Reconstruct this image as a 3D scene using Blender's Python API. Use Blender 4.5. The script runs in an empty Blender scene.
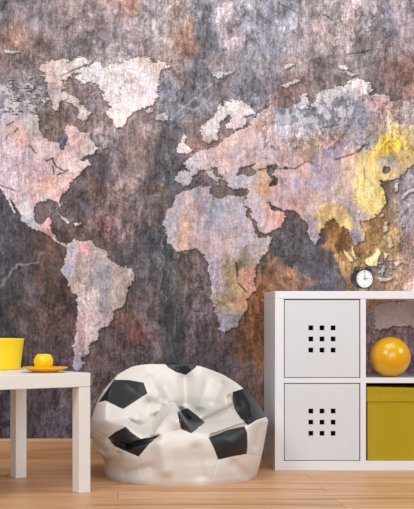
import bpy, bmesh, math, random
import numpy as np
from mathutils import Vector, Matrix

# ------------------------------------------------------------------ camera model
F, VX, HY, CAMH = 1207.0, 118.0, 316.0, 0.664      # focal length (px), principal point, camera height
WALL_Y, BASE_Y, FRONT_Y = 5.59, 5.575, 5.182
sc = bpy.context.scene
col = sc.collection
rng = np.random.RandomState(7)

cam = bpy.data.cameras.new('camera'); co = bpy.data.objects.new('camera', cam); col.objects.link(co)
co.location = (0, 0, CAMH); co.rotation_euler = (math.pi/2, 0, 0)
cam.sensor_fit = 'HORIZONTAL'; cam.sensor_width = 36; cam.lens = 36*F/414
cam.shift_x = (207-VX)/414; cam.shift_y = (HY-254.5)/414
sc.camera = co
sc.view_settings.view_transform = 'Standard'
sc.view_settings.look = 'None'

def lin(c):
    c = np.asarray(c, float)/255
    return np.where(c <= .04045, c/12.92, ((c+.055)/1.055)**2.4)
def L4(c, k=1.0): return tuple(float(v)*k for v in lin(c)) + (1.0,)

# ------------------------------------------------------------------ materials
def mat(name, rgb, rough=.5, spec=.5, bump=0, bscale=100, var=0, vscale=8, coat=0, sss=0, metal=0):
    m = bpy.data.materials.new(name); m.use_nodes = True
    nt = m.node_tree; N = nt.nodes; Lk = nt.links
    b = N['Principled BSDF']
    b.inputs['Base Color'].default_value = L4(rgb); b.inputs['Roughness'].default_value = rough
    b.inputs['Specular IOR Level'].default_value = spec; b.inputs['Metallic'].default_value = metal
    b.inputs['Coat Weight'].default_value = coat; b.inputs['Coat Roughness'].default_value = .12
    if sss:
        b.inputs['Subsurface Weight'].default_value = sss; b.inputs['Subsurface Radius'].default_value = (.03, .02, .005)
        b.inputs['Subsurface Scale'].default_value = .5
    tc = N.new('ShaderNodeTexCoord')
    nz = N.new('ShaderNodeTexNoise'); nz.inputs['Scale'].default_value = vscale; nz.inputs['Detail'].default_value = 4
    Lk.new(tc.outputs['Object'], nz.inputs['Vector'])
    mx = N.new('ShaderNodeMix'); mx.data_type = 'RGBA'
    mx.inputs[6].default_value = L4(rgb, 1-var); mx.inputs[7].default_value = L4(rgb, 1+var*.6)
    Lk.new(nz.outputs['Fac'], mx.inputs[0]); Lk.new(mx.outputs[2], b.inputs['Base Color'])
    if bump:
        n2 = N.new('ShaderNodeTexNoise'); n2.inputs['Scale'].default_value = bscale
        Lk.new(tc.outputs['Object'], n2.inputs['Vector'])
        bp = N.new('ShaderNodeBump'); bp.inputs['Strength'].default_value = bump; bp.inputs['Distance'].default_value = .002
        Lk.new(n2.outputs['Fac'], bp.inputs['Height']); Lk.new(bp.outputs['Normal'], b.inputs['Normal'])
    return m

def wood(name, c0, c1, c2, plank=True, pw=.19, pl=1.25, rough=.42):
    m = bpy.data.materials.new(name); m.use_nodes = True
    nt = m.node_tree; N = nt.nodes; Lk = nt.links; b = N['Principled BSDF']
    geo = N.new('ShaderNodeNewGeometry')
    br = N.new('ShaderNodeTexBrick'); br.offset = .37; br.offset_frequency = 2
    br.inputs['Color1'].default_value = (0,0,0,1); br.inputs['Color2'].default_value = (1,1,1,1)
    br.inputs['Mortar'].default_value = (.5,.5,.5,1)
    br.inputs['Scale'].default_value = 1; br.inputs['Mortar Size'].default_value = .0012; br.inputs['Mortar Smooth'].default_value = .3
    br.inputs['Brick Width'].default_value = pl; br.inputs['Row Height'].default_value = pw
    Lk.new(geo.outputs['Position'], br.inputs['Vector'])
    mp = N.new('ShaderNodeMapping'); mp.inputs['Scale'].default_value = (1.6, 26, 26)
    Lk.new(geo.outputs['Position'], mp.inputs['Vector'])
    off = N.new('ShaderNodeVectorMath'); off.operation = 'MULTIPLY_ADD'
    off.inputs[1].default_value = (9, 5, 3)
    Lk.new(br.outputs['Color'], off.inputs[0]); Lk.new(mp.outputs['Vector'], off.inputs[2])
    n1 = N.new('ShaderNodeTexNoise'); n1.inputs['Scale'].default_value = 1; n1.inputs['Detail'].default_value = 7; n1.inputs['Distortion'].default_value = 1.0
    Lk.new(off.outputs[0] if plank else mp.outputs['Vector'], n1.inputs['Vector'])
    rp = N.new('ShaderNodeValToRGB')
    e = rp.color_ramp.elements; e[0].position = .3; e[0].color = L4(c0); e[1].position = .72; e[1].color = L4(c2)
    k = e.new(.5); k.color = L4(c1)
    Lk.new(n1.outputs['Fac'], rp.inputs['Fac'])
    out = rp.outputs['Color']
    if plank:
        mr = N.new('ShaderNodeMapRange'); mr.inputs['To Min'].default_value = .9; mr.inputs['To Max'].default_value = 1.08
        Lk.new(br.outputs['Color'], mr.inputs['Value'])
        mm = N.new('ShaderNodeMix'); mm.data_type = 'RGBA'; mm.blend_type = 'MULTIPLY'; mm.inputs[0].default_value = 1
        Lk.new(out, mm.inputs[6]); Lk.new(mr.outputs['Result'], mm.inputs[7])
        m2 = N.new('ShaderNodeMix'); m2.data_type = 'RGBA'; m2.inputs[7].default_value = L4((120, 82, 52))
        Lk.new(br.outputs['Fac'], m2.inputs[0]); Lk.new(mm.outputs[2], m2.inputs[6]); out = m2.outputs[2]
    Lk.new(out, b.inputs['Base Color'])
    b.inputs['Roughness'].default_value = rough; b.inputs['Specular IOR Level'].default_value = .35
    return m

M = {}
M['lacquer'] = mat('white_lacquer', (222,221,225), .32, .5, var=.01)
M['door'] = mat('white_door', (208,208,212), .38, .5, var=.01)
M['table'] = mat('off_white_lacquer', (224,219,213), .4, .4, var=.02)
M['shade_in'] = mat('shaded_interior', (28,20,18), .8, .2)
M['olive'] = mat('olive_yellow_fabric', (172,146,18), .75, .25, bump=.35, bscale=700, var=.12, vscale=5)
M['yellow_pot'] = mat('yellow_ceramic', (250,208,24), .35, .5, var=.04, sss=.15)
M['saucer'] = mat('yellow_orange_glaze', (252,178,10), .3, .5, var=.03)
M['apple'] = mat('yellow_skin', (252,196,5), .28, .5, var=.06, vscale=20, sss=.2)
M['ball'] = mat('yellow_rubber', (224,164,0), .2, .5, var=.22, vscale=90, bump=.2, bscale=260, coat=.3)
M['white_leather'] = mat('white_leatherette', (216,209,202), .42, .45, bump=.25, bscale=420, var=.03, vscale=9)
M['black_leather'] = mat('black_leatherette', (27,29,34), .38, .5, bump=.3, bscale=420, var=.15, vscale=9)
M['clock_dark'] = mat('dark_grey_enamel', (62,66,68), .35, .5, metal=.2)
M['clock_white'] = mat('clock_paper', (232,230,228), .5)
M['clock_black'] = mat('black_paint', (18,18,20), .4)
M['steel'] = mat('steel', (170,172,172), .3, metal=.9)
M['stem'] = mat('brown_stem', (90,62,28), .7)
M['floor'] = wood('oak_laminate', (168,118,78), (202,153,110), (218,174,132))
M['base'] = wood('oak_baseboard', (168,120,82), (188,140,100), (200,156,114), plank=False)

# ------------------------------------------------------------------ mesh helpers
def link(name, bm, m, parent=None, smooth=False, loc=None):
    me = bpy.data.meshes.new(name)
    bmesh.ops.recalc_face_normals(bm, faces=bm.faces)
    bm.to_mesh(me); bm.free()
    me.materials.append(m)
    if smooth:
        for p in me.polygons: p.use_smooth = True
    o = bpy.data.objects.new(name, me); col.objects.link(o)
    if parent: o.parent = parent
    if loc: o.location = loc
    return o
def box(bm, x0, x1, y0, y1, z0, z1, bev=0, seg=2):
    r = bmesh.ops.create_cube(bm, size=1)
    vs = r['verts']
    for v in vs:
        v.co = Vector(((x0+x1)/2+v.co.x*(x1-x0), (y0+y1)/2+v.co.y*(y1-y0), (z0+z1)/2+v.co.z*(z1-z0)))
    if bev:
        es = list({e for v in vs for e in v.link_edges})
        bmesh.ops.bevel(bm, geom=es, offset=bev, segments=seg, affect='EDGES', profile=.5)
def lathe(bm, prof, n=64, mtx=None, closed=True):
    rings = []
    for r, z in prof:
        if r < 1e-6: rings.append([bm.verts.new((0,0,z))])
        else: rings.append([bm.verts.new((r*math.cos(2*math.pi*i/n), r*math.sin(2*math.pi*i/n), z)) for i in range(n)])
    for a, b in zip(rings, rings[1:]):
        for i in range(n):
            j = (i+1) % n
            if len(a) == 1 and len(b) == 1: continue
            if len(a) == 1: bm.faces.new((a[0], b[i], b[j]))
            elif len(b) == 1: bm.faces.new((a[i], a[j], b[0]))
            else: bm.faces.new((a[i], a[j], b[j], b[i]))
    if mtx is not None:
        for rg in rings:
            for v in rg: v.co = mtx @ v.co
def tube(bm, pts, r, n=10):
    pts = [Vector(p) for p in pts]; rings = []
    for i, p in enumerate(pts):
        d = (pts[min(i+1, len(pts)-1)]-pts[max(i-1, 0)]).normalized()
        a = d.orthogonal().normalized() if i == 0 else (pa - d*pa.dot(d)).normalized()
        pa = a; b = d.cross(a)
        rings.append([bm.verts.new(p+(a*math.cos(2*math.pi*k/n)+b*math.sin(2*math.pi*k/n))*r) for k in range(n)])
    for A, B in zip(rings, rings[1:]):
        for k in range(n): bm.faces.new((A[k], A[(k+1)%n], B[(k+1)%n], B[k]))
    bm.faces.new(rings[0][::-1]); bm.faces.new(rings[-1])
def empty(name, label, cat, loc, rz=0, group=None):
    o = bpy.data.objects.new(name, None); o.empty_display_size = .1; col.objects.link(o)
    o.location = loc; o.rotation_euler = (0, 0, rz); o['label'] = label; o['category'] = cat
    if group: o['group'] = group
    return o

# ------------------------------------------------------------------ noise
class VN:
    def __init__(s, seed):
        r = np.random.RandomState(seed); s.t = r.rand(256, 256)
    def __call__(s, x, y):
        xi = np.floor(x).astype(int); yi = np.floor(y).astype(int); fx = x-xi; fy = y-yi
        fx = fx*fx*(3-2*fx); fy = fy*fy*(3-2*fy)
        g = lambda a, b: s.t[a & 255, b & 255]
        return ((g(xi,yi)*(1-fx)+g(xi+1,yi)*fx)*(1-fy)+(g(xi,yi+1)*(1-fx)+g(xi+1,yi+1)*fx)*fy)*2-1
def fbm(seed, x, y, o=4, g=.5):
    a = 1; t = 0; s = 0
    for k in range(o):
        t = t+a*VN(seed+k)(x*2**k+17*k, y*2**k+31*k); s += a; a *= g
    return t/s

def inpoly(X, Y, P):
    P = np.asarray(P, float); out = np.zeros(X.shape, bool)
    bb = (X >= P[:,0].min()) & (X <= P[:,0].max()) & (Y >= P[:,1].min()) & (Y <= P[:,1].max())
    x = X[bb]; y = Y[bb]; r = np.zeros(x.shape, bool)
    for i in range(len(P)):
        x0, y0 = P[i]; x1, y1 = P[(i+1) % len(P)]
        if y0 == y1: continue
        c = ((y0 > y) != (y1 > y)) & (x < (x1-x0)*(y-y0)/(y1-y0)+x0)
        r ^= c
    out[bb] = r
    return out
def dseg(X, Y, a, b):
    ax, ay = a; bx, by = b; dx, dy = bx-ax, by-ay
    t = np.clip(((X-ax)*dx+(Y-ay)*dy)/(dx*dx+dy*dy+1e-9), 0, 1)
    return np.hypot(X-ax-t*dx, Y-ay-t*dy)

# ------------------------------------------------------------------ world-map mural on the back wall
NAM = [(-70,92),(-20,90),(0,92),(12,93),(25,100),(35,107),(40,118),(38,128),(40,131),(46,122),(52,117),(58,110),(64,113),(74,112),(74,120),(67,124),(72,125),(77,128),(83,132),
 (89,133),(92,141),(100,148),(93,154),(85,156),(80,160),(88,160),(90,165),(82,170),(78,175),(73,181),(70,183),(67,190),(62,195),(60,202),(62,209),(60,208),(58,203),
 (52,199),(46,201),(40,201),(35,206),(34,217),(36,223),(42,225),(47,220),(51,217),(51,222),(49,228),(56,237),(61,243),(67,245),(71,242),(73,246),(66,248),(56,242),(44,232),(32,229),(24,221),(18,212),(12,201),(0,190),(-20,170),(-60,150)]
HUD = [(40,131),(46,122),(52,117),(58,110),(64,113),(74,112),(74,120),(67,124),(66,130),(68,136),(65,142),(64,151),(61,151),(59,143),(52,141),(45,138)]
BAF = [(47,92),(59,89),(70,94),(80,102),(87,109),(93,112),(88,120),(82,123),(77,118),(80,112),(74,106),(65,100),(59,101),(57,112),(53,112),(52,101),(49,97)]
ARC = [(40,69),(48,63),(60,62),(70,59),(82,59),(94,63),(86,66),(80,70),(71,76),(62,82),(54,84),(47,82),(45,76)]
AR2 = [(48,85),(58,82),(66,83),(62,88),(52,89)]
GRN = [(80,70),(88,66),(96,63),(105,65),(113,66),(120,62),(126,59),(132,58),(143,57),(158,62),(172,64),(163,69),(160,76),(160,84),(158,88),(156,98),(153,104),(140,109),(128,117),(125,122),(123,128),(116,127),(110,120),(106,112),(110,107),(104,99),(103,91),(97,84),(91,82),(85,83),(79,84),(75,78)]
SAM = [(68,246),(73,240),(81,242),(90,240),(98,248),(107,251),(110,261),(120,266),(131,269),(135,275),(133,283),(128,290),(125,303),(114,312),(113,319),(108,326),(97,331),(99,336),(94,341),(88,346),(90,351),(82,358),(85,364),(78,371),(73,369),(72,360),(74,351),(76,331),(78,314),(78,303),(77,296),(70,290),(68,280),(62,274),(61,269),(64,263),(67,251)]
SCA = [(200,127),(206,123),(218,111),(223,103),(232,99),(240,100),(248,105),(256,110),(255,114),(250,113),(246,117),(248,121),(241,126),(233,129),(226,128),(231,120),(231,115),(225,117),(219,124),(220,130),(218,133),(217,141),(213,139),(208,145),(203,138),(201,133)]
UKI = [(177,145),(181,142),(183,134),(187,137),(185,143),(190,147),(193,150),(190,154),(184,154),(177,152)]
ICE = [(156,117),(160,114),(166,112),(169,116),(163,120),(158,120)]
SVA = [(213,72),(218,71),(222,74),(235,71),(229,76),(222,77),(218,81),(215,79)]
EUR = [(177,183),(177,172),(190,171),(185,163),(198,152),(208,149),(218,146),(225,139),(235,132),(243,127),(249,125),(252,118),(258,113),(268,108),(274,106),(287,107),(293,104),(299,101),(302,93),(307,94),(309,104),(314,103),(317,95),(321,92),(332,88),(341,85),(348,82),(355,79),(365,80),(372,82),(372,89),(366,94),(377,93),(386,95),(392,100),(398,101),(414,99),(450,105),(490,125),
 (470,150),(440,158),(414,164),(403,174),(398,178),(391,180),(380,181),(383,190),(386,197),(386,204),(382,210),(378,214),(368,220),(361,220),(360,225),(366,234),(363,240),(356,245),(351,241),(351,233),(346,227),(341,229),(336,218),(328,221),(320,231),(319,239),(315,246),(309,233),(306,220),(300,215),(294,210),(283,209),(276,207),(270,201),(268,202),(272,209),(283,213),(286,217),(280,227),(262,236),(258,232),(251,217),(245,203),(246,197),(225,196),(190,190)]
AFR = [(183,190),(196,188),(207,187),(209,194),(220,199),(230,196),(244,197),(245,203),(249,215),(255,229),(262,237),(273,237),(271,243),(266,252),(255,266),(254,280),(255,291),(246,299),(248,307),(242,318),(234,328),(226,331),(220,331),(218,322),(215,312),(211,298),(211,280),(207,262),(203,253),(197,249),(190,251),(181,252),(178,253),(168,243),(165,232),(163,225),(166,214),(176,201),(177,196)]
SUBS = [HUD,
 [(181,189),(190,183),(196,174),(205,169),(207,175),(217,183),(214,187),(207,186),(196,188),(184,190)],
 [(210,166),(216,168),(219,173),(224,178),(220,179),(214,173)],
 [(209,188),(218,184),(217,180),(224,179),(228,184),(233,188),(248,189),(246,196),(237,197),(225,196),(220,199),(209,193)],
 [(236,176),(240,167),(247,166),(255,163),(253,168),(258,174),(250,177),(242,174)],
 [(267,166),(276,163),(278,168),(273,174),(278,179),(278,185),(271,186),(270,178),(267,172)],
 [(285,167),(288,166),(289,170),(285,171)],
 [(244,203),(249,208),(254,220),(260,230),(263,235),(267,236),(266,239),(260,238),(254,229),(248,216)],
 [(305,110),(309,105),(313,107),(316,112),(314,113),(310,108),(307,111)],
 [(383,170),(386,166),(391,168),(389,173),(384,174)]]
SMALL = [[(351,241),(354,250),(357,259),(355,260),(352,252)],[(343,249),(348,252),(354,262),(350,262),(346,256)],
 [(364,261),(372,256),(378,248),(381,251),(378,261),(377,267),(371,266),(366,265)],
 [(395,183),(398,183),(398,190),(395,192)],[(401,198),(404,193),(410,190),(418,186),(418,190),(408,194),(403,200)],
 [(385,222),(388,221),(387,231),(384,234),(383,228)],[(388,237),(392,238),(393,246),(389,249),(387,242)],[(384,252),(388,254),(385,260)],[(377,277),(388,278),(394,276),(390,281),(380,281)],
 [(393,263),(400,260),(403,262),(396,266)],[(383,265),(386,267),(383,275),(381,270)],
 [(340,66),(344,65),(350,69),(346,71),(341,69)],[(345,71),(352,72),(357,74),(350,76)],
 [(280,87),(288,82),(298,79),(300,81),(292,84),(286,88)],[(283,66),(294,63),(295,65),(284,69)],
 [(3,50),(20,51),(14,53),(5,53)],[(58,214),(64,217),(70,222),(68,224),(62,219)],[(74,223),(81,223),(79,226),(75,226)],
 [(6,197),(9,198),(15,213),(13,213)],[(20,220),(24,210),(26,212),(23,222)],
 [(62,165),(66,162),(70,158),(67,164)],[(262,300),(265,299),(264,306)],
 [(258,112),(263,114),(266,118),(260,122),(256,116)],[(146,110),(150,108),(152,112),(148,113)]]
AUS = [(373,306),(381,303),(399,302),(414,303),(440,300),(455,310),(450,330),(430,338),(412,327),(396,325),(386,329),(376,331),(375,321)]
def pts(s):
    out = []
    for t in s.split(';'):
        v = [float(q) for q in t.split(',')]
        if len(v) == 5: out.append(v)
    return np.array(out)
OCEAN = pts('''10,8,112,104,110;4,3,90,85,90;17,28,148,115,102;17,45,150,112,98;18,62,128,110,108;35,20,125,118,126;42,55,130,112,112;45,46,105,85,80;55,35,140,125,128;75,45,106,102,102;72,28,150,130,128;92,20,146,128,128;110,30,140,124,128;112,48,150,138,140;
130,5,168,120,104;130,25,145,130,135;150,12,140,134,138;160,35,165,150,150;175,20,150,128,118;182,35,158,116,96;190,50,152,114,98;178,62,150,128,120;204,15,112,112,120;206,40,100,102,112;225,15,165,154,158;235,40,160,146,150;250,25,140,138,148;262,22,112,114,128;272,40,120,120,132;
288,6,110,110,120;300,20,140,132,138;285,30,150,148,158;310,15,138,128,122;322,35,158,138,136;330,10,140,130,128;350,20,150,134,134;345,45,150,132,132;357,50,105,100,100;372,30,126,118,122;390,28,118,116,130;408,10,155,140,146;405,45,150,128,134;412,75,150,104,90;395,78,128,98,94;
20,80,128,120,124;30,95,110,105,112;180,80,140,124,122;170,90,108,112,124;190,100,112,114,126;198,68,108,108,116;228,62,136,128,132;250,62,128,126,136;248,85,112,114,126;270,80,128,122,130;285,95,120,96,92;295,85,136,108,102;300,65,140,124,124;320,75,118,104,104;335,60,124,112,112;355,68,130,116,118;380,85,100,88,92;
150,130,140,122,120;165,150,92,90,98;175,125,98,98,108;195,145,150,110,96;190,135,120,104,104;110,145,128,114,118;135,135,138,112,108;120,116,132,112,112;142,150,130,108,98;130,180,140,118,112;120,165,120,104,108;100,168,84,74,80;96,190,108,84,76;112,195,120,98,92;155,190,112,94,88;155,170,96,88,90;170,180,84,84,92;145,205,108,94,94;178,165,88,84,90;
75,100,146,124,122;82,90,142,122,124;95,100,140,124,128;98,120,132,112,112;50,130,122,98,88;62,125,128,106,96;72,112,134,112,112;68,148,92,90,104;
5,212,78,76,84;5,235,74,74,82;5,260,80,78,88;25,240,84,78,84;42,250,118,84,70;42,275,110,82,74;40,215,104,86,84;50,210,110,92,92;28,270,90,84,92;12,290,74,72,80;30,300,96,84,86;45,320,112,84,78;25,320,98,76,74;50,345,92,74,80;10,335,70,64,72;60,320,104,76,70;
85,225,112,90,90;85,205,90,78,84;100,225,130,92,92;120,235,118,92,94;135,225,110,92,92;140,245,88,82,88;125,250,90,82,84;60,255,108,82,74;58,290,98,76,72;68,305,90,72,74;100,355,104,80,78;122,318,118,82,72;122,335,110,80,78;108,340,90,76,80;140,290,90,82,88;140,265,84,80,86;140,335,140,74,78;135,350,92,78,78;155,320,112,96,102;155,335,130,108,112;150,300,96,84,88;150,355,110,92,94;
155,262,88,84,90;152,240,74,74,82;165,255,76,78,86;168,290,82,80,86;172,320,72,72,78;176,350,68,70,76;180,265,104,88,88;186,270,124,92,80;186,300,106,86,88;200,280,98,84,90;200,310,104,86,92;200,345,92,80,86;225,350,90,74,80;232,345,96,76,72;240,350,126,82,54;246,325,112,76,52;255,335,136,84,48;255,315,140,88,54;264,290,150,84,46;268,275,140,100,70;262,262,92,86,66;272,255,112,96,72;278,245,96,84,70;
290,232,92,76,64;300,230,92,80,68;285,260,92,86,84;302,255,84,80,86;295,245,78,72,72;278,272,148,106,80;290,280,156,110,80;305,278,98,88,92;325,270,76,74,90;330,285,80,76,92;312,262,82,80,90;318,250,66,62,74;322,240,74,64,64;312,290,96,88,96;335,228,158,108,54;333,240,168,116,60;342,240,110,74,44;340,258,172,126,72;342,275,168,126,80;344,288,150,118,86;
355,262,170,134,84;366,245,150,112,70;375,232,166,126,78;380,222,160,122,78;390,235,176,142,94;392,250,170,136,92;385,285,150,116,92;384,272,120,104,100;400,280,172,134,104;410,285,200,160,150;408,265,160,134,124;395,205,140,118,96;388,190,98,78,66;390,184,96,82,72;400,185,132,122,128;405,205,156,144,156;410,225,152,138,152;408,245,150,124,116;412,178,150,144,160;
10,400,72,68,80;30,395,84,70,76;50,420,92,82,98;50,400,88,74,82;35,425,76,72,88;65,425,96,86,106;60,385,92,76,80;100,370,108,84,88;92,385,110,92,92;95,410,104,88,88;120,372,100,84,88;230,365,88,78,86;250,375,104,84,86;262,385,126,92,84;262,360,150,98,58;
366,318,120,114,130;369,345,128,108,108;412,345,120,104,116;372,370,130,114,114;368,302,168,132,104;368,330,120,100,100;395,335,124,104,104;412,370,104,94,116''')
LAND = pts('''5,98,168,164,174;10,115,190,182,192;10,150,198,182,192;3,170,196,180,192;20,135,208,172,164;25,158,196,176,188;40,170,194,164,176;50,150,200,176,180;48,185,208,166,158;35,195,200,172,172;72,160,208,188,188;76,140,202,172,172;72,150,196,170,168;90,148,200,190,190;60,178,200,172,168;15,193,206,188,196;25,208,200,192,198;30,222,188,184,196;48,222,212,160,162;44,205,200,190,192;65,242,196,190,194;30,118,184,178,184;
60,70,212,196,194;52,76,200,176,172;75,64,216,204,200;55,95,210,196,192;75,100,206,194,190;86,113,198,186,184;88,75,206,202,212;100,75,210,206,214;115,75,206,196,200;120,90,216,206,210;140,75,220,210,212;145,95,216,202,206;120,105,216,202,206;118,122,218,204,200;150,64,205,190,186;
72,255,190,180,194;66,270,176,170,190;85,248,208,156,162;92,245,190,172,170;84,262,196,176,172;98,258,176,166,168;105,270,146,146,156;92,280,156,150,156;118,272,178,160,150;130,276,180,166,158;80,280,184,166,156;85,300,206,192,192;95,295,206,190,188;102,305,150,146,152;105,290,152,148,158;120,290,176,160,148;115,305,180,162,152;88,318,204,176,176;96,322,190,176,178;84,335,202,174,178;90,340,190,176,178;80,350,186,166,170;77,362,160,154,172;
230,108,230,226,230;240,112,220,206,208;210,130,216,208,212;206,138,190,180,186;222,108,210,206,210;182,148,206,194,196;162,117,176,178,188;220,75,180,180,188;252,112,206,206,216;
183,178,184,178,190;190,172,186,180,192;200,160,190,182,192;212,154,206,180,178;222,150,210,180,172;232,143,220,192,188;232,158,206,180,182;245,150,204,178,178;250,140,202,178,178;256,128,204,168,156;265,125,200,168,162;262,140,204,184,190;268,138,208,186,188;272,155,190,172,182;278,148,192,170,176;283,125,172,172,190;285,112,150,156,172;295,112,160,164,180;298,135,178,172,180;310,100,196,192,200;318,105,190,188,194;310,118,160,162,178;325,115,138,142,160;320,128,180,178,188;
340,90,204,198,202;355,84,206,198,202;366,86,190,182,186;345,103,138,140,156;360,112,128,130,148;355,122,120,124,142;375,100,172,138,138;385,105,160,136,138;398,110,158,142,142;410,105,165,150,150;340,118,140,140,156;335,128,150,140,140;300,145,152,134,126;305,155,170,142,126;292,158,184,158,160;315,143,160,140,124;325,140,176,148,140;335,138,168,140,134;330,152,156,146,162;338,148,158,148,166;358,132,128,124,134;372,128,150,134,132;368,140,140,136,142;380,128,160,144,140;
400,122,180,164,154;410,118,178,166,162;395,130,212,184,124;410,140,200,176,130;404,146,216,186,96;396,146,226,190,70;385,148,230,192,70;380,155,224,190,96;372,165,222,190,112;386,162,160,152,154;394,160,150,144,150;402,160,206,182,130;388,172,214,190,120;360,165,206,184,134;362,180,232,206,134;360,195,232,206,130;368,205,228,202,128;380,200,220,194,118;372,188,228,202,134;350,160,198,172,150;348,176,196,172,150;344,188,184,160,150;336,175,172,154,160;326,170,170,152,162;322,182,160,148,168;330,195,180,162,164;342,203,186,168,170;350,207,166,150,164;356,218,168,152,160;345,215,214,186,124;338,212,212,184,130;328,212,214,180,120;334,222,220,182,112;318,205,200,174,150;322,215,206,174,128;324,225,210,170,110;356,232,146,138,162;355,240,140,130,150;364,230,216,194,130;348,225,218,192,120;312,222,170,154,164;315,238,168,156,172;312,205,190,170,166;305,195,190,158,152;300,180,168,156,178;296,195,176,154,168;288,198,184,160,172;285,185,184,162,174;290,172,190,166,170;308,180,158,150,172;312,168,162,152,172;300,165,200,158,142;306,175,204,160,138;276,192,190,164,172;265,190,206,168,126;262,178,206,172,142;268,182,200,164,150;256,190,190,166,168;258,205,192,172,182;256,218,184,166,184;265,222,198,168,172;272,215,204,162,152;278,218,208,158,144;280,207,196,168,180;292,205,200,158,140;252,180,186,176,186;240,182,184,178,190;240,158,196,180,190;
175,225,166,168,182;170,238,170,168,178;180,200,174,168,180;188,200,198,170,158;183,225,204,170,150;180,240,200,168,152;195,195,178,172,184;198,212,180,160,172;204,225,170,160,170;215,212,160,162,178;215,228,170,162,176;228,208,172,168,178;240,205,176,172,182;240,222,176,166,178;215,243,190,162,170;200,240,184,162,168;230,240,184,160,168;252,238,170,160,172;248,228,184,166,172;240,245,172,164,180;235,252,190,176,180;265,244,176,168,160;256,252,176,160,156;247,258,150,138,120;240,264,110,104,86;232,262,150,132,108;230,272,170,146,110;215,262,176,166,182;212,280,172,160,178;222,290,180,160,156;252,275,206,150,138;250,285,210,150,134;240,280,204,158,130;238,292,200,168,110;232,300,190,150,124;240,302,204,150,118;225,305,160,146,110;222,315,164,148,166;230,322,150,140,160;236,318,140,134,120;218,325,164,156,176;
371,260,236,216,156;378,252,236,216,160;352,250,230,208,140;348,256,232,210,150;404,196,190,184,192;396,187,200,190,186;387,228,196,178,150;390,242,200,180,140;385,280,206,186,150;398,262,200,178,150;384,270,176,170,180;344,68,214,210,208;352,73,170,166,172;290,84,188,184,186;10,51,186,180,184;64,219,196,186,186;77,224,196,184,166;
380,310,190,172,176;392,312,204,184,186;405,315,208,190,188;385,322,196,180,178;376,325,150,140,156;376,306,190,160,150;412,320,196,176,178''')

def idw(X, Y, P):
    num = np.zeros(X.shape+(3,)); den = np.zeros(X.shape)
    for x, y, r, g, b in P:
        w = 1/((X-x)**2+(.8*(Y-y))**2+16)**2.2
        den += w
        num[..., 0] += w*r; num[..., 1] += w*g; num[..., 2] += w*b
    return num/den[..., None]

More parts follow.
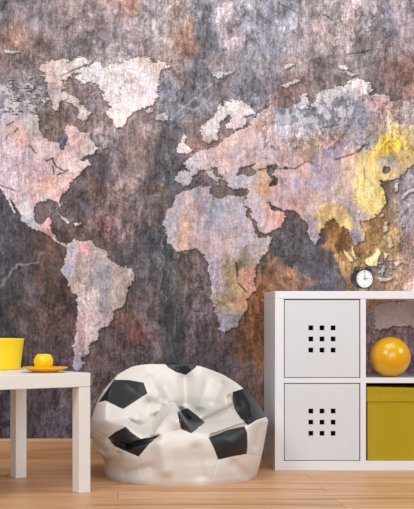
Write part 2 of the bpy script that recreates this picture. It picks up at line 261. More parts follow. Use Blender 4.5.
def build_wall():
    step = .8
    gx = np.r_[np.linspace(-900, -40, 60)[:-1], np.arange(-40, 460, step), np.linspace(460, 1200, 60)]
    gy = np.r_[np.linspace(-500, -20, 40)[:-1], np.arange(-20, 462, step), [465.3]]
    X, Y = np.meshgrid(gx, gy)                         # map coordinates of the mural (1 unit = 1/215.9 m)
    wx = fbm(11, X/9, Y/9, 4)*3.0; wy = fbm(21, X/9, Y/9, 4)*3.0
    rag = 1+1.3*np.clip((106-Y)/16, 0, 1)*(X < 190)+.5*np.clip((150-Y)/20, 0, 1)*(X > 190)
    ex = (fbm(31, X/8, Y/6, 5, .75)*4.2)*rag; ey = (fbm(41, X/8, Y/5, 5, .75)*3.4)*rag
    frag = fbm(47, X/5.5, Y/2.6, 3, .6)
    def mask(dx, dy):
        x = X+dx+ex; y = Y+dy+ey
        m = np.zeros(X.shape, bool)
        for P in [NAM, GRN, ARC, AR2, SAM, SCA, UKI, ICE, SVA, EUR, AFR, AUS, BAF]: m |= inpoly(x, y, P)
        for P in SUBS: m &= ~inpoly(x, y, P)
        m |= inpoly(x, y, BAF)
        x2 = X+dx+ex*.5; y2 = Y+dy+ey*.5
        for P in SMALL: m |= inpoly(x2, y2, P)
        return m
    m0 = mask(0, 0)
    # broken flakes along the arctic coast and in the pacific
    fz = ((X < 52) & (Y > 74+(50-X)*.12) & (Y < 108) & (frag > .12)) | ((X > 378) & (X < 404) & (Y > 205) & (Y < 286) & (frag > .5))
    fz2 = ((X < 48) & (Y > 96) & (Y < 116) & (frag < -.3))
    m0 = (m0 | fz) & ~fz2
    def sh(m, a, b):                                   # shifted copy of the mask
        return np.roll(np.roll(m, b, 0), a, 1)
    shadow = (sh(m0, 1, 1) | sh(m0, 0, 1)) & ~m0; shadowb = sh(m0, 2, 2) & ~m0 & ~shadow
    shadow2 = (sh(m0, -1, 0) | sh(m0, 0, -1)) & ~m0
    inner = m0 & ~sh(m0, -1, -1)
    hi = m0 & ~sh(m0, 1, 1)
    oc = idw(X+wx*1.8, Y+wy*2.2, OCEAN); la = idw(X+wx*1.5, Y+wy*1.5, LAND)
    for P, c_, k_ in [([(268,246),(284,216),(298,218),(309,234),(318,244),(330,250),(340,264),(348,284),(344,296),(300,296),(318,282),(300,270),(282,264)], (88,84,94), .75),
                      ([(266,262),(276,256),(292,268),(318,282),(300,292),(262,292)], (156,112,88), .6),
                      ([(164,245),(170,255),(182,258),(180,300),(182,350),(164,365),(158,320),(160,280)], (78,78,86), .5),
                      ([(40,232),(54,238),(56,262),(50,300),(38,300)], (118,86,74), .5),
                      ([(184,256),(200,254),(212,300),(216,330),(200,370),(184,360)], (112,94,100), .5),
                      ([(318,246),(330,240),(338,252),(346,270),(350,290),(342,270),(330,250)], (176,132,82), .6)]:
        q_ = sum(inpoly(X+wx*.8+a_, Y+wy*.8+b_, P).astype(float) for a_, b_ in ((0,0),(1.2,0),(-1.2,0),(0,1.2),(0,-1.2)))/5*k_
        oc = oc+(np.array(c_, float)-oc)*q_[..., None]
    C = np.where(m0[..., None], la, oc)
    # plaster texture: vertical streaks, blotches, scratches, grain
    s1 = fbm(51, X/2.6, Y/30, 4, .7); s2 = fbm(61, X/6, Y/8, 4, .62); s3 = fbm(71, X/1.9, Y/2.1, 3, .85); s4 = fbm(81, X/1.3, Y/7, 2, .8)
    grain = rng.rand(*X.shape)*2-1
    ov = np.where(m0, np.where((X > 262) & (Y < 150), 1.0, .62), 1.0)
    gain = 1 + ov*(.20*s1+.19*s2+.27*s3+.18*s4)+.08*grain
    C = C*gain[..., None]
    def flake(seed, sx, sy, nlev, k, zone):
        q = fbm(seed, X/sx+wx*.06, Y/sy+wy*.06, 4, .5)*nlev; lv = np.floor(q)
        up = lv > sh(lv, 1, 1); dn = lv < sh(lv, 1, 1)
        g_ = 1+(np.mod(lv*.618+.3, 1)-.5)*k*1.1*zone
        g_ = g_*np.where(dn, 1-k*1.7*zone, 1)*np.where(up, 1+k*.9*zone, 1)
        return g_
    zn = np.clip(fbm(151, X/35, Y/35, 3)*4+.2, 0, 1)*np.where(m0, .45, 1)
    zn = np.where((X > 262) & (Y < 150) & m0, 1, zn)
    C = C*flake(161, 13, 17, 5, .16, zn)[..., None]*flake(171, 7, 11, 3, .05, 1-zn*.4)[..., None]
    # warm / cool drift
    t = fbm(91, X/6, Y/9, 4, .7)*ov
    C = C*(1+np.stack([t*.07, -t*.01, -t*.08], -1))
    lum = C.mean(-1, keepdims=True)
    satk = np.where(m0, .95, .64+.16*np.clip((X-235)/30, 0, 1)*np.clip((Y-200)/30, 0, 1))[..., None]; C = lum+(C-lum)*satk
    cool = np.where(m0, 0, 1)[..., None]*np.clip((250-X)/60+(210-Y)/60, 0, 1)[..., None]
    C = C*(1+cool*np.array([0, .0, .02]))*(1+.02*np.where(m0, 0, 1)*np.clip((210-Y)/80, 0, 1))[..., None]
    C[..., 2] *= 1.02
    ss = lambda a, b, v: (lambda q: q*q*(3-2*q))(np.clip((v-a)/(b-a), 0, 1))
    pn = fbm(181, X/10+wx*.08, Y/13+wy*.08, 5, .62); pn2 = fbm(191, X/7, Y/8, 5, .65)
    o_ = np.where(m0, .0, 1.)
    C = C*(1-.13*ss(.12, .15, pn)*o_)[..., None]*(1+.09*ss(.14, .17, -pn)*o_)[..., None]
    C = C*(1-.13*ss(.2, .23, pn2)*o_)[..., None]
    i_ = np.where(m0, 1., 0.)
    C = C*(1-.10*ss(.12, .2, pn)*i_)[..., None]; C = C+(np.array([226,218,218])-C)*(.22*ss(.12, .2, -pn2)*i_)[..., None]
    sib = np.clip(1-np.hypot((X-315)/58, (Y-106)/26), 0, .35)/.35*i_+np.clip(1-np.hypot((X-22)/40, (Y-98)/22), 0, .35)/.35*.8
    C = C+(np.array([208,204,210])-C)*(.65*ss(.02, .10, pn2)*sib)[..., None]
    C = C+(np.array([100,100,114])-C)*(.55*ss(.04, .12, -pn2)*sib)[..., None]
    asia = i_*np.clip((X-255)/20, 0, 1)*np.clip((160-Y)/15, 0, 1)
    cr3 = np.clip(1-np.abs(pn)/.02, 0, 1)*asia*.5
    C = C*(1-cr3)[..., None]
    # hairline cracks and pale scratches (part of the print)
    rid = np.abs(fbm(101, X/13+wx*.1, Y/11, 4, .55)); z = fbm(111, X/30, Y/30, 2)
    cr = np.clip(1-rid/.022, 0, 1)*np.clip((z+.15)*3, 0, 1)*.42
    C = C*(1-cr)[..., None]
    rd2 = np.abs(fbm(121, X/16, Y/20, 4, .6)); z2 = fbm(131, X/26, Y/26, 2)
    sc_ = np.clip(1-rd2/.018, 0, 1)*np.clip((z2)*3, 0, 1)*np.where(m0, .25, .34)
    C = C+(np.array([205, 200, 205])-C)*sc_[..., None]
    # the fine net of pale lines in the north atlantic and the west pacific
    for a, b, k in [((172,118),(212,84),.5),((178,124),(216,92),.4),((180,104),(206,116),.4),((196,84),(214,120),.35),((168,128),(196,120),.3),((0,286),(16,266),.5),((16,266),(36,262),.5),((36,262),(42,252),.4),((166,210),(160,290),.35),((150,200),(146,290),.2),((176,215),(174,330),.15)]:
        d = dseg(X+wx*1.5, Y+wy*1.5, a, b)
        w = np.clip(1-d/1.3, 0, 1)*k*np.where(m0, 0, 1)
        C = C+(np.array([196, 194, 202])-C)*w[..., None]
    for a, b, k in [((258,169),(272,167),.6),((272,169),(296,168),.5),((296,168),(304,162),.7),((304,162),(312,162),.4),((334,160),(352,153),.55),((352,153),(366,145),.5),((357,152),(364,144),.6),((364,168),(364,186),.4),((45,161),(52,158),.8),((52,158),(55,166),.8),((55,166),(64,170),.7),((52,166),(54,174),.8),((58,175),(68,170),.8),((30,146),(36,152),.7),((2,186),(14,191),.6),((14,132),(18,128),.6),((8,126),(14,122),.6),((60,76),(92,63),.6),((238,282),(246,292),.7),((236,262),(238,276),.7),((4,140),(10,134),.4),((320,128),(338,124),.5),((320,128),(322,134),.4),((180,90),(190,76),.4),((210,0),(204,60),.25),((184,92),(182,102),.5),((346,55),(352,54),.5),((352,54),(370,50),.5),((322,15),(334,19),.5),((196,70),(192,92),.4),((278,2),(296,12),.4),((0,10),(6,2),.5)]:
        d = dseg(X+wx*.7, Y+wy*.7, a, b)
        w = np.clip(1-d/1.2, 0, 1)*k
        C = C*(1-w)[..., None]
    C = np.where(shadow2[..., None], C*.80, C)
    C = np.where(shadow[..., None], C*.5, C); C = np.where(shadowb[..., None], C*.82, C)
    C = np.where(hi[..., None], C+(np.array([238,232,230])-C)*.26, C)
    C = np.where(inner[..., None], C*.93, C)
    C = C*(1+.10*fbm(141, X/60, Y/60, 2))[..., None]
    C = np.clip(C, 14, 250)
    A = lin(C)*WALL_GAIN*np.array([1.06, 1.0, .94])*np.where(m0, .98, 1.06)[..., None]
    A = A*(1+np.array([.95, .75, .75])*(np.clip((X-352)/14, 0, 1)*np.clip((Y-291)/10, 0, 1)*np.clip((400-Y)/15, 0, 1))[..., None]); A = np.minimum(np.clip(A, 0, .88), np.where((Y > 291)[..., None], np.array([.80, .64, .62])*(1+.12*s3+.1*s2)[..., None], .88))  # mural colour lightened behind the open compartment to offset its shade
    n, k = X.shape
    co3 = np.stack([(X-VX)*WALL_Y/F, np.full(X.shape, WALL_Y), CAMH-(Y-HY)*WALL_Y/F], -1)
    co3[-1, :, 2] = 0.0
    idx = np.arange(n*k).reshape(n, k)
    quads = np.stack([idx[:-1, :-1], idx[1:, :-1], idx[1:, 1:], idx[:-1, 1:]], -1).reshape(-1, 4)
    me = bpy.data.meshes.new('wall_back')
    me.vertices.add(n*k); me.vertices.foreach_set('co', co3.reshape(-1).astype(np.float32))
    me.loops.add(quads.size); me.loops.foreach_set('vertex_index', quads.reshape(-1).astype(np.int32))
    me.polygons.add(len(quads)); me.polygons.foreach_set('loop_start', np.arange(0, quads.size, 4, dtype=np.int32))
    me.update(calc_edges=True); me.validate()
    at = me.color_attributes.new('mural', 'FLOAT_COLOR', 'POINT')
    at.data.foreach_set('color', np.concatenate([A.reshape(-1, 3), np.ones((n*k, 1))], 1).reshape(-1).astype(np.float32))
    m = bpy.data.materials.new('mural_print'); m.use_nodes = True
    N = m.node_tree.nodes; Lk = m.node_tree.links; b = N['Principled BSDF']
    va = N.new('ShaderNodeVertexColor'); va.layer_name = 'mural'
    geo = N.new('ShaderNodeNewGeometry')
    mp = N.new('ShaderNodeMapping'); mp.inputs['Scale'].default_value = (1.6, 1, .7)
    Lk.new(geo.outputs['Position'], mp.inputs['Vector'])
    nz = N.new('ShaderNodeTexNoise'); nz.inputs['Scale'].default_value = 95; nz.inputs['Detail'].default_value = 5; nz.inputs['Roughness'].default_value = .7
    Lk.new(mp.outputs['Vector'], nz.inputs['Vector'])
    mr = N.new('ShaderNodeMapRange'); mr.inputs['From Min'].default_value = .3; mr.inputs['From Max'].default_value = .7; mr.inputs['To Min'].default_value = .8; mr.inputs['To Max'].default_value = 1.2
    Lk.new(nz.outputs['Fac'], mr.inputs['Value'])
    mm = N.new('ShaderNodeMix'); mm.data_type = 'RGBA'; mm.blend_type = 'MULTIPLY'; mm.inputs[0].default_value = 1
    Lk.new(va.outputs['Color'], mm.inputs[6]); Lk.new(mr.outputs['Result'], mm.inputs[7])
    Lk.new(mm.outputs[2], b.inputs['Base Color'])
    b.inputs['Roughness'].default_value = .85; b.inputs['Specular IOR Level'].default_value = .15
    me.materials.append(m)
    o = bpy.data.objects.new('wall_back', me); col.objects.link(o)
    o['kind'] = 'structure'; o['label'] = 'back wall papered with a peeling plaster world map mural'
    return o
WALL_GAIN = 1.0
build_wall()

# ------------------------------------------------------------------ floor, baseboard
bm = bmesh.new(); box(bm, -4.2, 5.2, -.6, WALL_Y, -.05, 0)
o = link('floor', bm, M['floor']); o['kind'] = 'structure'
bm = bmesh.new()
pr = [(BASE_Y, 0), (BASE_Y, .088), (BASE_Y+.003, .094), (BASE_Y+.008, .097), (WALL_Y, .097), (WALL_Y, 0)]
a = [bm.verts.new((-4.2, y, z)) for y, z in pr]; c = [bm.verts.new((5.0, y, z)) for y, z in pr]
for i in range(6): bm.faces.new((a[i], a[(i+1)%6], c[(i+1)%6], c[i]))
bm.faces.new(a); bm.faces.new(c[::-1])
o = link('baseboard_back', bm, M['base']); o['kind'] = 'structure'

# ------------------------------------------------------------------ white cube shelf
X0, X1, XD0, XD1 = .674, 1.437, 1.041, 1.065
ZB, ZS0, ZS1, ZT = .0415, .376, .398, .737
Y0, Y1 = FRONT_Y, 5.570
HT = .771
sh = empty('storage_shelf', 'white cube storage shelf with two doors and open yellow-filled compartments, against the mural wall', 'shelf', ((X0+X1)/2, (Y0+Y1)/2, 0))
ox, oy = sh.location.x, sh.location.y
def sbox(name, x0, x1, y0, y1, z0, z1, m, bev=.0015, parent=None):
    bm = bmesh.new(); box(bm, x0-ox, x1-ox, y0-oy, y1-oy, z0, z1, bev)
    return link(name, bm, m, parent or sh)
sbox('side_panel', X0, .7127, Y0, Y1, ZB, ZT, M['lacquer'])
sbox('side_panel', 1.398, X1, Y0, Y1, ZB, ZT, M['lacquer'])
sbox('top_panel', X0, X1, Y0, Y1, ZT, HT, M['lacquer'], .0025)
sbox('bottom_panel', X0, X1, Y0, Y1, 0, ZB, M['lacquer'])
sbox('divider', XD0, XD1, Y0+.002, Y1, ZB, ZT, M['lacquer'], .001)
sbox('shelf_board', .7127, XD0, Y0+.002, Y1, ZS0, ZS1, M['lacquer'], .001)
sbox('shelf_board', XD1, 1.398, Y0+.002, Y1, ZS0, ZS1, M['lacquer'], .001)
def door(z0, z1, zc):
    x0, x1 = .7127+.0035, XD0-.0045; xc = (322.2-VX)*FRONT_Y/F; h = .0105; p = .0478
    xs = [x0]; zs = [z0]
    for k in (-1, 0, 1): xs += [xc+k*p-h, xc+k*p+h]; zs += [zc+k*p-h, zc+k*p+h]
    xs.append(x1); zs.append(z1)
    ya, yb = Y0+.003, Y0+.019
    bm = bmesh.new(); vf = {}
    for s, y in ((0, ya), (1, yb)):
        for i, x in enumerate(xs):
            for j, z in enumerate(zs): vf[s, i, j] = bm.verts.new((x-ox, y-oy, z))
    hole = lambda i, j: i in (1, 3, 5) and j in (1, 3, 5)
    for i in range(7):
        for j in range(7):
            if not hole(i, j):
                for s in (0, 1): bm.faces.new([vf[s, i, j], vf[s, i+1, j], vf[s, i+1, j+1], vf[s, i, j+1]])
            else:
                for (a, b) in (((i,j),(i+1,j)), ((i+1,j),(i+1,j+1)), ((i+1,j+1),(i,j+1)), ((i,j+1),(i,j))):
                    bm.faces.new([vf[(0,)+a], vf[(0,)+b], vf[(1,)+b], vf[(1,)+a]])
    for i in range(7):
        for j in (0, 7): bm.faces.new([vf[0,i,j], vf[0,i+1,j], vf[1,i+1,j], vf[1,i,j]])
        for j in (0, 7): bm.faces.new([vf[0,j,i], vf[0,j,i+1], vf[1,j,i+1], vf[1,j,i]])
    d = link('door', bm, M['door'], sh)
    # added box behind the pierced door, enclosed shade put into its dark colour
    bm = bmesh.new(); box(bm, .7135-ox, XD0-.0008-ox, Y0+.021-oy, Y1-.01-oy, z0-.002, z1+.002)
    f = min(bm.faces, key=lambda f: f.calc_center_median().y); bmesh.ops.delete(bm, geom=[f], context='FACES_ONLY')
    link('door_liner', bm, M['shade_in'], sh)
    return d
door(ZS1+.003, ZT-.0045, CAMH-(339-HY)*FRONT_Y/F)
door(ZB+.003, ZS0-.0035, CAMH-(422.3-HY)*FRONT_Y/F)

# ------------------------------------------------------------------ olive fabric box
bx = empty('fabric_box', 'olive yellow fabric storage box with lid in the lower right compartment', 'box', (1.2315, 5.36, ZB))
bm = bmesh.new(); box(bm, -.158, .158, -.163, .163, 0, .30, .004); link('box_body', bm, M['olive'], bx)
bm = bmesh.new(); box(bm, -.1615, .1615, -.167, .167, .252, .318, .004)
for v in bm.verts:
    if v.co.z > .3: v.co.z -= (v.co.x+.16)*.022
link('box_lid', bm, M['olive'], bx)
bm = bmesh.new(); box(bm, -.1615, .1615, -.1682, -.1665, .296, .2985, .0005); link('lid_seam', bm, M['olive'], bx)

# ------------------------------------------------------------------ ball
R = .0875
bm = bmesh.new(); bmesh.ops.create_uvsphere(bm, u_segments=96, v_segments=64, radius=R)
o = link('yellow_ball', bm, M['ball'], None, True, (1.190, 5.275, ZS1+R)); 
o['label'] = 'shiny speckled yellow ball in the open upper right compartment of the shelf'; o['category'] = 'ball'

# ------------------------------------------------------------------ alarm clock
ck = empty('alarm_clock', 'small dark grey twin-bell alarm clock with white face on top of the shelf', 'clock', (1.083, 5.335, HT), math.radians(13))
CZ = .057
toY = Matrix.Translation((0, 0, CZ)) @ Matrix.Rotation(math.radians(90), 4, 'X')   # lathe axis z -> -y
bm = bmesh.new()
lathe(bm, [(0,-.060),(.024,-.059),(.036,-.053),(.0415,-.040),(.0428,-.012),(.0435,.012),(.0435,.019),(.0415,.0215),(.0395,.0205),(.039,.017)], 64, toY)
link('clock_case', bm, M['clock_dark'], ck, True)
bm = bmesh.new(); lathe(bm, [(.0395,.0168),(.0375,.017),(0,.0172)], 64, toY); dial = link('dial', bm, M['clock_white'], ck)
bm = bmesh.new()
for k in range(12):
    a = k*math.pi/6; r0 = .0315 if k % 3 else .029
    c_, s_ = math.sin(a), math.cos(a); w = .0007 if k % 3 else .0013
    t_ = Vector((s_*w, 0, -c_*w))
    p0 = Vector((c_*r0, -.0176, CZ+s_*r0)); p1 = Vector((c_*.0355, -.0176, CZ+s_*.0355))
    bm.faces.new([bm.verts.new(q) for q in (p0-t_, p0+t_, p1+t_, p1-t_)])
link('hour_marks', bm, M['clock_black'], dial)
def hand(name, ang, ln, w, y):
    bm = bmesh.new(); c_, s_ = math.sin(ang), math.cos(ang); t_ = Vector((s_*w, 0, -c_*w)); d = Vector((c_, 0, s_)); o_ = Vector((0, y, CZ))
    q = [o_-d*.006-t_, o_-d*.006+t_, o_+d*ln+t_*.5, o_+d*ln-t_*.5]
    lo = [bm.verts.new(v) for v in q]; hi_ = [bm.verts.new(v+Vector((0,-.0006,0))) for v in q]
    bm.faces.new(lo); bm.faces.new(hi_)
    for i in range(4): bm.faces.new((lo[i], lo[(i+1)%4], hi_[(i+1)%4], hi_[i]))
    link(name, bm, M['clock_black'], ck)
hand('hour_hand', math.radians(90), .018, .0016, -.0182)
hand('minute_hand', 0, .028, .0011, -.0192)
for s in (-1, 1):
    mt = Matrix.Translation((s*.024, .002, CZ+.036)) @ Matrix.Rotation(s*math.radians(36), 4, 'Y')
    bm = bmesh.new(); lathe(bm, [(.0165,.004),(.0172,.0045),(.0165,.009),(.0135,.014),(.008,.0175),(.003,.019),(.003,.021),(0,.022)], 40, mt)
    lathe(bm, [(0,.0035),(.0165,.004)], 40, mt)
    link('bell', bm, M['clock_dark'], ck, True)
    bm = bmesh.new(); tube(bm, [(s*.027, 0, CZ-.032), (s*.026, -.001, CZ-.045), (s*.027, -.002, .003)], .0028); 
    bmesh.ops.create_uvsphere(bm, u_segments=12, v_segments=8, radius=.0038, matrix=Matrix.Translation((s*.027, -.002, .0038)))
    link('foot', bm, M['clock_dark'], ck, True)
bm = bmesh.new(); tube(bm, [(s*.024*(1), .002, CZ+.058-abs(s)*.002) if False else (math.sin(a)*.026, .002, CZ+.046+math.cos(a)*.024) for a in np.linspace(-1.25, 1.25, 14) for s in (1,)], .0014, 8)
link('handle', bm, M['clock_dark'], ck, True)
bm = bmesh.new(); box(bm, -.002, .002, 0, .004, CZ+.042, CZ+.058, .0005); link('hammer', bm, M['steel'], ck)

# ------------------------------------------------------------------ side table (turned 30 degrees)
CR = Vector((-.1035, 4.545, 0)); ang = math.radians(33)
u = Vector((-math.cos(ang), -math.sin(ang), 0)); v_ = Vector((-math.sin(ang), math.cos(ang), 0)); TS = .55; TH = .45
tb = empty('side_table', 'square off-white side table with thick straight legs, carrying yellow tableware', 'table', CR+u*TS/2+v_*TS/2, ang)
h = TS/2
bm = bmesh.new(); box(bm, -h, h, -h, h, TH-.052, TH, .002); link('table_top', bm, M['table'], tb)
for sx in (-1, 1):
    for sy in (-1, 1):
        bm = bmesh.new(); xa, xb = sorted((sx*h, sx*(h-.05))); ya, yb = sorted((sy*h, sy*(h-.05)))
        box(bm, xa, xb, ya, yb, 0, TH-.0535, .002); link('leg', bm, M['table'], tb)

# ------------------------------------------------------------------ tableware
bm = bmesh.new()
lathe(bm, [(0,0),(.080,0),(.086,.003),(.088,.008),(.0955,.07),(.102,.118),(.1035,.122),(.1025,.124),(.100,.122),(.094,.07),(.085,.012),(.08,.008),(0,.008)], 96)
o = link('flower_pot', bm, M['yellow_pot'], None, True, (-.478, 4.83, TH)); o['label'] = 'tall yellow tapered pot at the far left on the white table'; o['category'] = 'pot'
bm = bmesh.new()
lathe(bm, [(0,0),(.043,0),(.046,.002),(.050,.005),(.066,.009),(.084,.0165),(.087,.019),(.0855,.0205),(.066,.0125),(.048,.008),(0,.007)], 96)
o = link('saucer', bm, M['saucer'], None, True, (-.277, 4.585, TH)); o['label'] = 'shallow orange-yellow saucer under the apple, on the table corner'; o['category'] = 'plate'
ap = empty('yellow_apple', 'round glossy yellow apple resting in the saucer on the table', 'apple', (-.283, 4.583, TH+.0075))
bm = bmesh.new()
prof = []
for k in range(41):
    t = math.pi*k/40                                     # bottom to top
    r = .0368*math.sin(t)**.82*(1+.06*math.cos(math.pi-t)); z = .035-.0345*math.cos(t)
    if t > 2.6: z -= .010*((t-2.6)/(math.pi-2.6))**1.5
    if t < .5: z += .004*((.5-t)/.5)**1.5
    prof.append((max(r, 0) if 0 < k < 40 else 0, z))
lathe(bm, prof, 64)
zmin = min(v.co.z for v in bm.verts)
for v in bm.verts:
    a = math.atan2(v.co.y, v.co.x); k = 1+.025*math.cos(5*a+.4)*min(1, abs(v.co.z-.03)/.03)
    v.co.x *= k; v.co.y *= k; v.co.z -= zmin
link('apple_flesh', bm, M['apple'], ap, True)
bm = bmesh.new(); tube(bm, [(0,0,.054), (.001,0,.060), (.003,.001,.066)], .0013, 8); link('stem', bm, M['stem'], ap, True)

# ------------------------------------------------------------------ football bean bag
def beanbag():
    CX, CY = .2555, 5.085
    zk  = [0, .012, .05, .078, .104, .184, .230, .298, .352, .382, .4157, .436, .447, .4535, .457]
    lp  = [105, 104, 104.5, 101.5, 94, 90.5, 91, 97, 104, 110, 117, 126, 132, 140, 152]
    rp  = [255, 256.5, 259, 260.5, 262, 265.5, 267.5, 257.5, 246, 236.5, 224, 211, 203, 195, 184]
    yfk = [-.365,-.372,-.376,-.376,-.370,-.362,-.345,-.30,-.24,-.19,-.12,-.04,.02,.07,.12]
    ybk = [.30,.32,.345,.358,.366,.376,.376,.36,.33,.305,.27,.24,.215,.18,.125]
    NZ, NP = 300, 860
    tt = np.linspace(0, 1, NZ); zz = .457*(1-(1-tt)**1.35)
    phi = np.linspace(0, 2*np.pi, NP, endpoint=False)
    from math import pi
    lx = (np.interp(zz, zk, lp)-VX)/F*CY-CX; rx = (np.interp(zz, zk, rp)-VX)/F*CY-CX
    def smooth(a, n=9):
        k = np.ones(n)/n; p = np.r_[np.full(n//2, a[0]), a, np.full(n//2, a[-1])]; q = np.convolve(p, k, 'valid'); q[-3:] = a[-3:]; return q
    lx, rx = smooth(lx), smooth(rx); yf, yb = smooth(np.interp(zz, zk, yfk)), smooth(np.interp(zz, zk, ybk))
    P, Z = np.meshgrid(phi, zz); LX = lx[:, None]; RX = rx[:, None]; YF = yf[:, None]; YB = yb[:, None]
    c, s = np.cos(P), np.sin(P); e = .93
    c = np.sign(c)*np.abs(c)**e; s = np.sign(s)*np.abs(s)**e
    Xl = (LX+RX)/2+c*(RX-LX)/2
    Yl = np.where(s < 0, -s*YF, s*YB)
    # the sat-in seat: above the crest the front surface recedes to the back cushion
    pxs = [85,107,125,141,152,157,162,172,179,183,192,205,218,231,246,262,270]
    pys = [426,426,427,435,434,428,420,413.5,413,420,430,433,431,427,425,420,418]
    zc = CAMH-(np.array(pys, float)-HY)*4.80/F; xc = (np.array(pxs, float)-VX)/F*4.80-CX
    g = np.linspace(-.45, .45, 361); cz = np.interp(g, xc, zc); kk = np.exp(-.5*(np.arange(-12, 13)/2.2)**2); kk /= kk.sum()
    cz = np.convolve(np.pad(cz, 12, 'edge'), kk, 'valid')
    crest = np.interp(Xl, g, cz)
    a_ = np.clip((Z-crest+.008)/.030, 0, 1); a_ = a_*a_*(3-2*a_)
    ax = np.abs(Xl+.01)/.36
    back = -.02+(Z-.22)*.62 - np.clip(ax-.30, 0, 1)**1.5*.52
    gx = (187.5-VX)/F*5.0-CX
    back = back+.050*np.exp(-((Xl-gx)/.028)**2)*np.clip((Z-.24)/.05, 0, 1)*np.clip((.45-Z)/.05, 0, 1)
    back = back+.045*np.exp(-((Xl-gx)/.10)**2-((Z-.25)/.05)**2)
    front_lim = -.60+(back+.60)*a_
    kq = .022
    Yl = .5*(Yl+front_lim+np.sqrt((Yl-front_lim)**2+kq**2))*1.0 - np.where(front_lim < -.5, 0, 0)
    Yl = np.minimum(Yl, YB*1.02)
    # stuffed lobes between the pull-folds
    px = VX+F*(Xl+CX)/(Yl+CY); py = HY-F*(Z-CAMH)/(Yl+CY)
    for bx_, by_, wx_, wy_, d_ in [(150,392,22,16,.030),(215,395,18,20,.030),(112,420,13,13,.024),(180,446,32,15,.022),(178,420,9,8,.035),(232,444,17,12,.02),(128,444,16,10,.018),(250,408,12,14,.02),(135,418,12,9,.03),(181,413,7,6,.02)]:
        Yl = Yl-d_*np.exp(-((px-bx_)/wx_)**2-((py-by_)/wy_)**2)*(np.sin(P) < .2)
    # pull-folds
    def fold(x0, y0, x1, y1, w, d, taper=True):
        nonlocal Yl
        px = VX+F*(Xl+CX)/(Yl+CY); py = HY-F*(Z-CAMH)/(Yl+CY)
        D = dseg(px, py, (x0, y0), (x1, y1))
        Yl = Yl+2.0*d*np.exp(-(D/(.75*w))**2)*(np.sin(P) < .2)
    for f in [(132,424,150,437,5,.022),(110,441,128,447,4,.012),(128,447,158,437,3,.012),(205,421,240,404,4,.016),(230,398,234,408,4,.015),(212,436,246,424,3,.016),
              (150,402,176,414,6,.018),(118,455,106,466,5,.010),(160,445,165,470,9,-.010),(196,450,200,475,9,.008),(235,465,245,475,7,.008),(125,474,150,468,6,.008),(206,382,200,405,7,-.012),(165,385,172,400,7,-.012),(150,378,160,398,5,.008),(222,385,214,402,5,.008),
              (96,445,104,452,4,.015),(262,425,256,445,5,.007),(152,412,165,404,4,-.012),(140,418,154,428,4,-.010),(152,430,160,417,4,.022),(160,417,171,409,4,.022),(171,409,182,410,4,.016),(183,412,193,428,4,.022),(193,428,208,431,4,.02),(214,429,232,424,3,.014)]:
        fold(*f)
    nx = fbm(201, Xl*9+3, Z*9+Yl*5, 3)*.006*(.35+.65*np.clip((Z-.15)/.1, 0, 1)); Yl = Yl+np.where(np.sin(P) < 0, nx*1.6, nx); Xl = Xl+nx*.5*c
    px = VX+F*(Xl+CX)/(Yl+CY); py = HY-F*(Z-CAMH)/(Yl+CY)
    PEN = [[(97.7,402.5),(113.6,379.8),(128,380),(143.2,382.6),(147.2,393.5),(122.7,409.1),(105,400.6)],
           [(107.9,437.6),(115,432),(125.6,426.8),(133,434),(140.7,439),(150,437.5),(159.8,434.8),(150,443),(138.4,456.7),(125,451),(114.2,446.2)],
           [(162,360),(200,360),(195.6,367.8),(186,375),(176,372),(168,367.5)],
           [(177,412),(187.7,408),(197,415),(205.6,422.5),(191.4,433.3),(181,429)],
           [(233.2,392),(245.5,388),(257,400),(270,412),(269,416),(257,420),(248.3,425.4),(240,417),(235,409),(232.7,399)],
           [(208.5,437.6),(220,433),(228.4,429.6),(244.6,426.2),(247.5,433.3),(248,445),(247,454),(232,456.5),(218.4,459.8),(214,448)]]
    BACK = [[(150,395),(178,384),(205,395),(196,422),(160,422)],[(95,420),(112,402),(124,420),(118,445),(98,445)],[(262,420),(245,402),(232,420),(238,445),(258,445)],[(160,470),(196,470),(204,450),(178,436),(152,450)]]
    SEAM = [((122.7,409.1),(126,427)),((147.2,393.5),(162,398)),((162,398),(177,412)),((143,382.6),(152,374)),((152,374),(168,367.5)),((138.4,456.7),(143,478)),((186,375),(187.7,409)),((205.6,422.5),(233,400)),((233.2,392),(222,380)),((218.4,459.8),(212,480)),((247,454),(260,456)),((107.9,437.6),(93,430)),((114,446),(104,462)),((160,435),(181,429)),((191.4,433.3),(208.5,437.6)),((248.3,425.4),(246,428))]
    isf = (np.sin(P) < .12)
    D = np.full(px.shape, 9.)
    for p in PEN:
        for i in range(len(p)): D = np.minimum(D, dseg(px, py, p[i], p[(i+1) % len(p)]))
    for a, b in SEAM: D = np.minimum(D, dseg(px, py, a, b))
    gr = .0016*np.exp(-(D/.9)**2)*isf
    pol = np.hypot(Xl-0, Yl)+1e-6
    nrm = np.stack([Xl/pol, Yl/pol], -1)
    Xl = Xl-gr*nrm[..., 0]; Yl = Yl+np.where(np.sin(P) < 0, gr, -gr)
    V = np.stack([Xl, Yl, Z], -1)
    root = empty('bean_bag', 'slumped football-patterned bean bag in white and black leatherette, between table and shelf', 'bean bag', (CX, CY, 0))
    idx = np.arange(NZ*NP).reshape(NZ, NP); nx_ = np.roll(idx, -1, 1)
    quads = np.stack([idx[:-1], nx_[:-1], nx_[1:], idx[1:]], -1).reshape(-1, 4)
    fpx = px.reshape(-1)[quads].mean(1); fpy = py.reshape(-1)[quads].mean(1)
    # faces on the seam of phi wrap are averaged consistently because px/py are continuous there
    ff = np.broadcast_to(np.sin(P) < .12, P.shape).reshape(-1)[quads[:, 0]]
    fb = np.broadcast_to(np.sin(P) > .12, P.shape).reshape(-1)[quads[:, 0]]
    lab = np.zeros(len(quads), int)
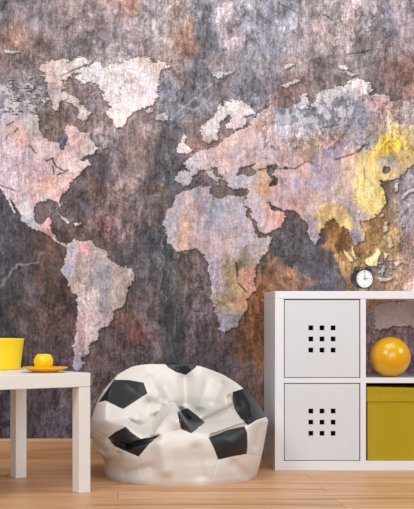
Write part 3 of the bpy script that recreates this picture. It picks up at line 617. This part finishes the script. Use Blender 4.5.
    for i, p in enumerate(PEN): lab[ff & inpoly(fpx, fpy, p)] = i+1
    for i, p in enumerate(BACK): lab[fb & inpoly(fpx, fpy, p)] = i+10
    Vf = V.reshape(-1, 3)
    # smooth normals from the whole surface
    e1 = Vf[quads[:, 2]]-Vf[quads[:, 0]]; e2 = Vf[quads[:, 3]]-Vf[quads[:, 1]]; fn = np.cross(e1, e2)
    vn = np.zeros_like(Vf)
    for k in range(4): np.add.at(vn, quads[:, k], fn)
    vn /= np.linalg.norm(vn, axis=1)[:, None]+1e-12
    def piece(name, sel, m, caps=False):
        q = quads[sel]; used, inv = np.unique(q, return_inverse=True); q = inv.reshape(-1, 4)
        vv = Vf[used]; nn = vn[used]; faces = q.tolist()
        if caps:
            rings = [idx[0], idx[-1]]; lut = {int(a): i for i, a in enumerate(used)}
            extra = []
            for j, r in enumerate(rings):
                ctr = Vf[r].mean(0); ci = len(vv)+len(extra); extra.append(ctr)
                for k in range(NP):
                    a, b = int(r[k]), int(r[(k+1) % NP])
                    if a in lut and b in lut:
                        faces.append([lut[a], lut[b], ci] if j else [lut[b], lut[a], ci])
            vv = np.vstack([vv, extra]); nn = np.vstack([nn, [[0,0,-1],[0,0,1]]])
        me = bpy.data.meshes.new(name); me.from_pydata(vv.tolist(), [], faces); me.update()
        me.polygons.foreach_set('use_smooth', np.ones(len(me.polygons), bool))
        me.normals_split_custom_set_from_vertices(nn.tolist())
        me.materials.append(m)
        o = bpy.data.objects.new(name, me); col.objects.link(o); o.parent = root
        return o
    o = piece('white_cover', lab == 0, M['white_leather'], True); o['label'] = 'white leatherette cover'
    for i in sorted(set(lab)-{0}):
        o = piece('black_panel', lab == i, M['black_leather'], False); o['label'] = 'black pentagon panel'
beanbag()

# ------------------------------------------------------------------ light
def area(name, loc, target, size, power, color=(1, 1, 1)):
    l = bpy.data.lights.new(name, 'AREA'); l.shape = 'RECTANGLE'; l.size = size[0]; l.size_y = size[1]; l.energy = power; l.color = color
    o = bpy.data.objects.new(name, l); col.objects.link(o); o.location = loc
    o.rotation_euler = (Vector(target)-Vector(loc)).to_track_quat('-Z', 'Y').to_euler()
area('left_softbox', (-1.5, 2.4, 2.6), (.5, 5.4, .7), (1.1, 1.1), 55, (.97, .99, 1))
area('right_softbox', (4.2, 3.4, 2.6), (.9, 5.4, .6), (1.1, 1.1), 55, (.97, .99, 1))
area('front_fill', (.6, -1.6, 1.9), (.7, 5.4, .5), (4.5, 2.8), 150, (.97, .99, 1))
area('overhead_fill', (.8, 4.1, 3.3), (.6, 5.0, .4), (2.2, 1.4), 45, (.97, .99, 1))  # unseen overhead light added to shade the bean bag from above
w = bpy.data.worlds.new('world'); sc.world = w; w.use_nodes = True
w.node_tree.nodes['Background'].inputs['Color'].default_value = (.90, .96, 1, 1)
w.node_tree.nodes['Background'].inputs['Strength'].default_value = .25
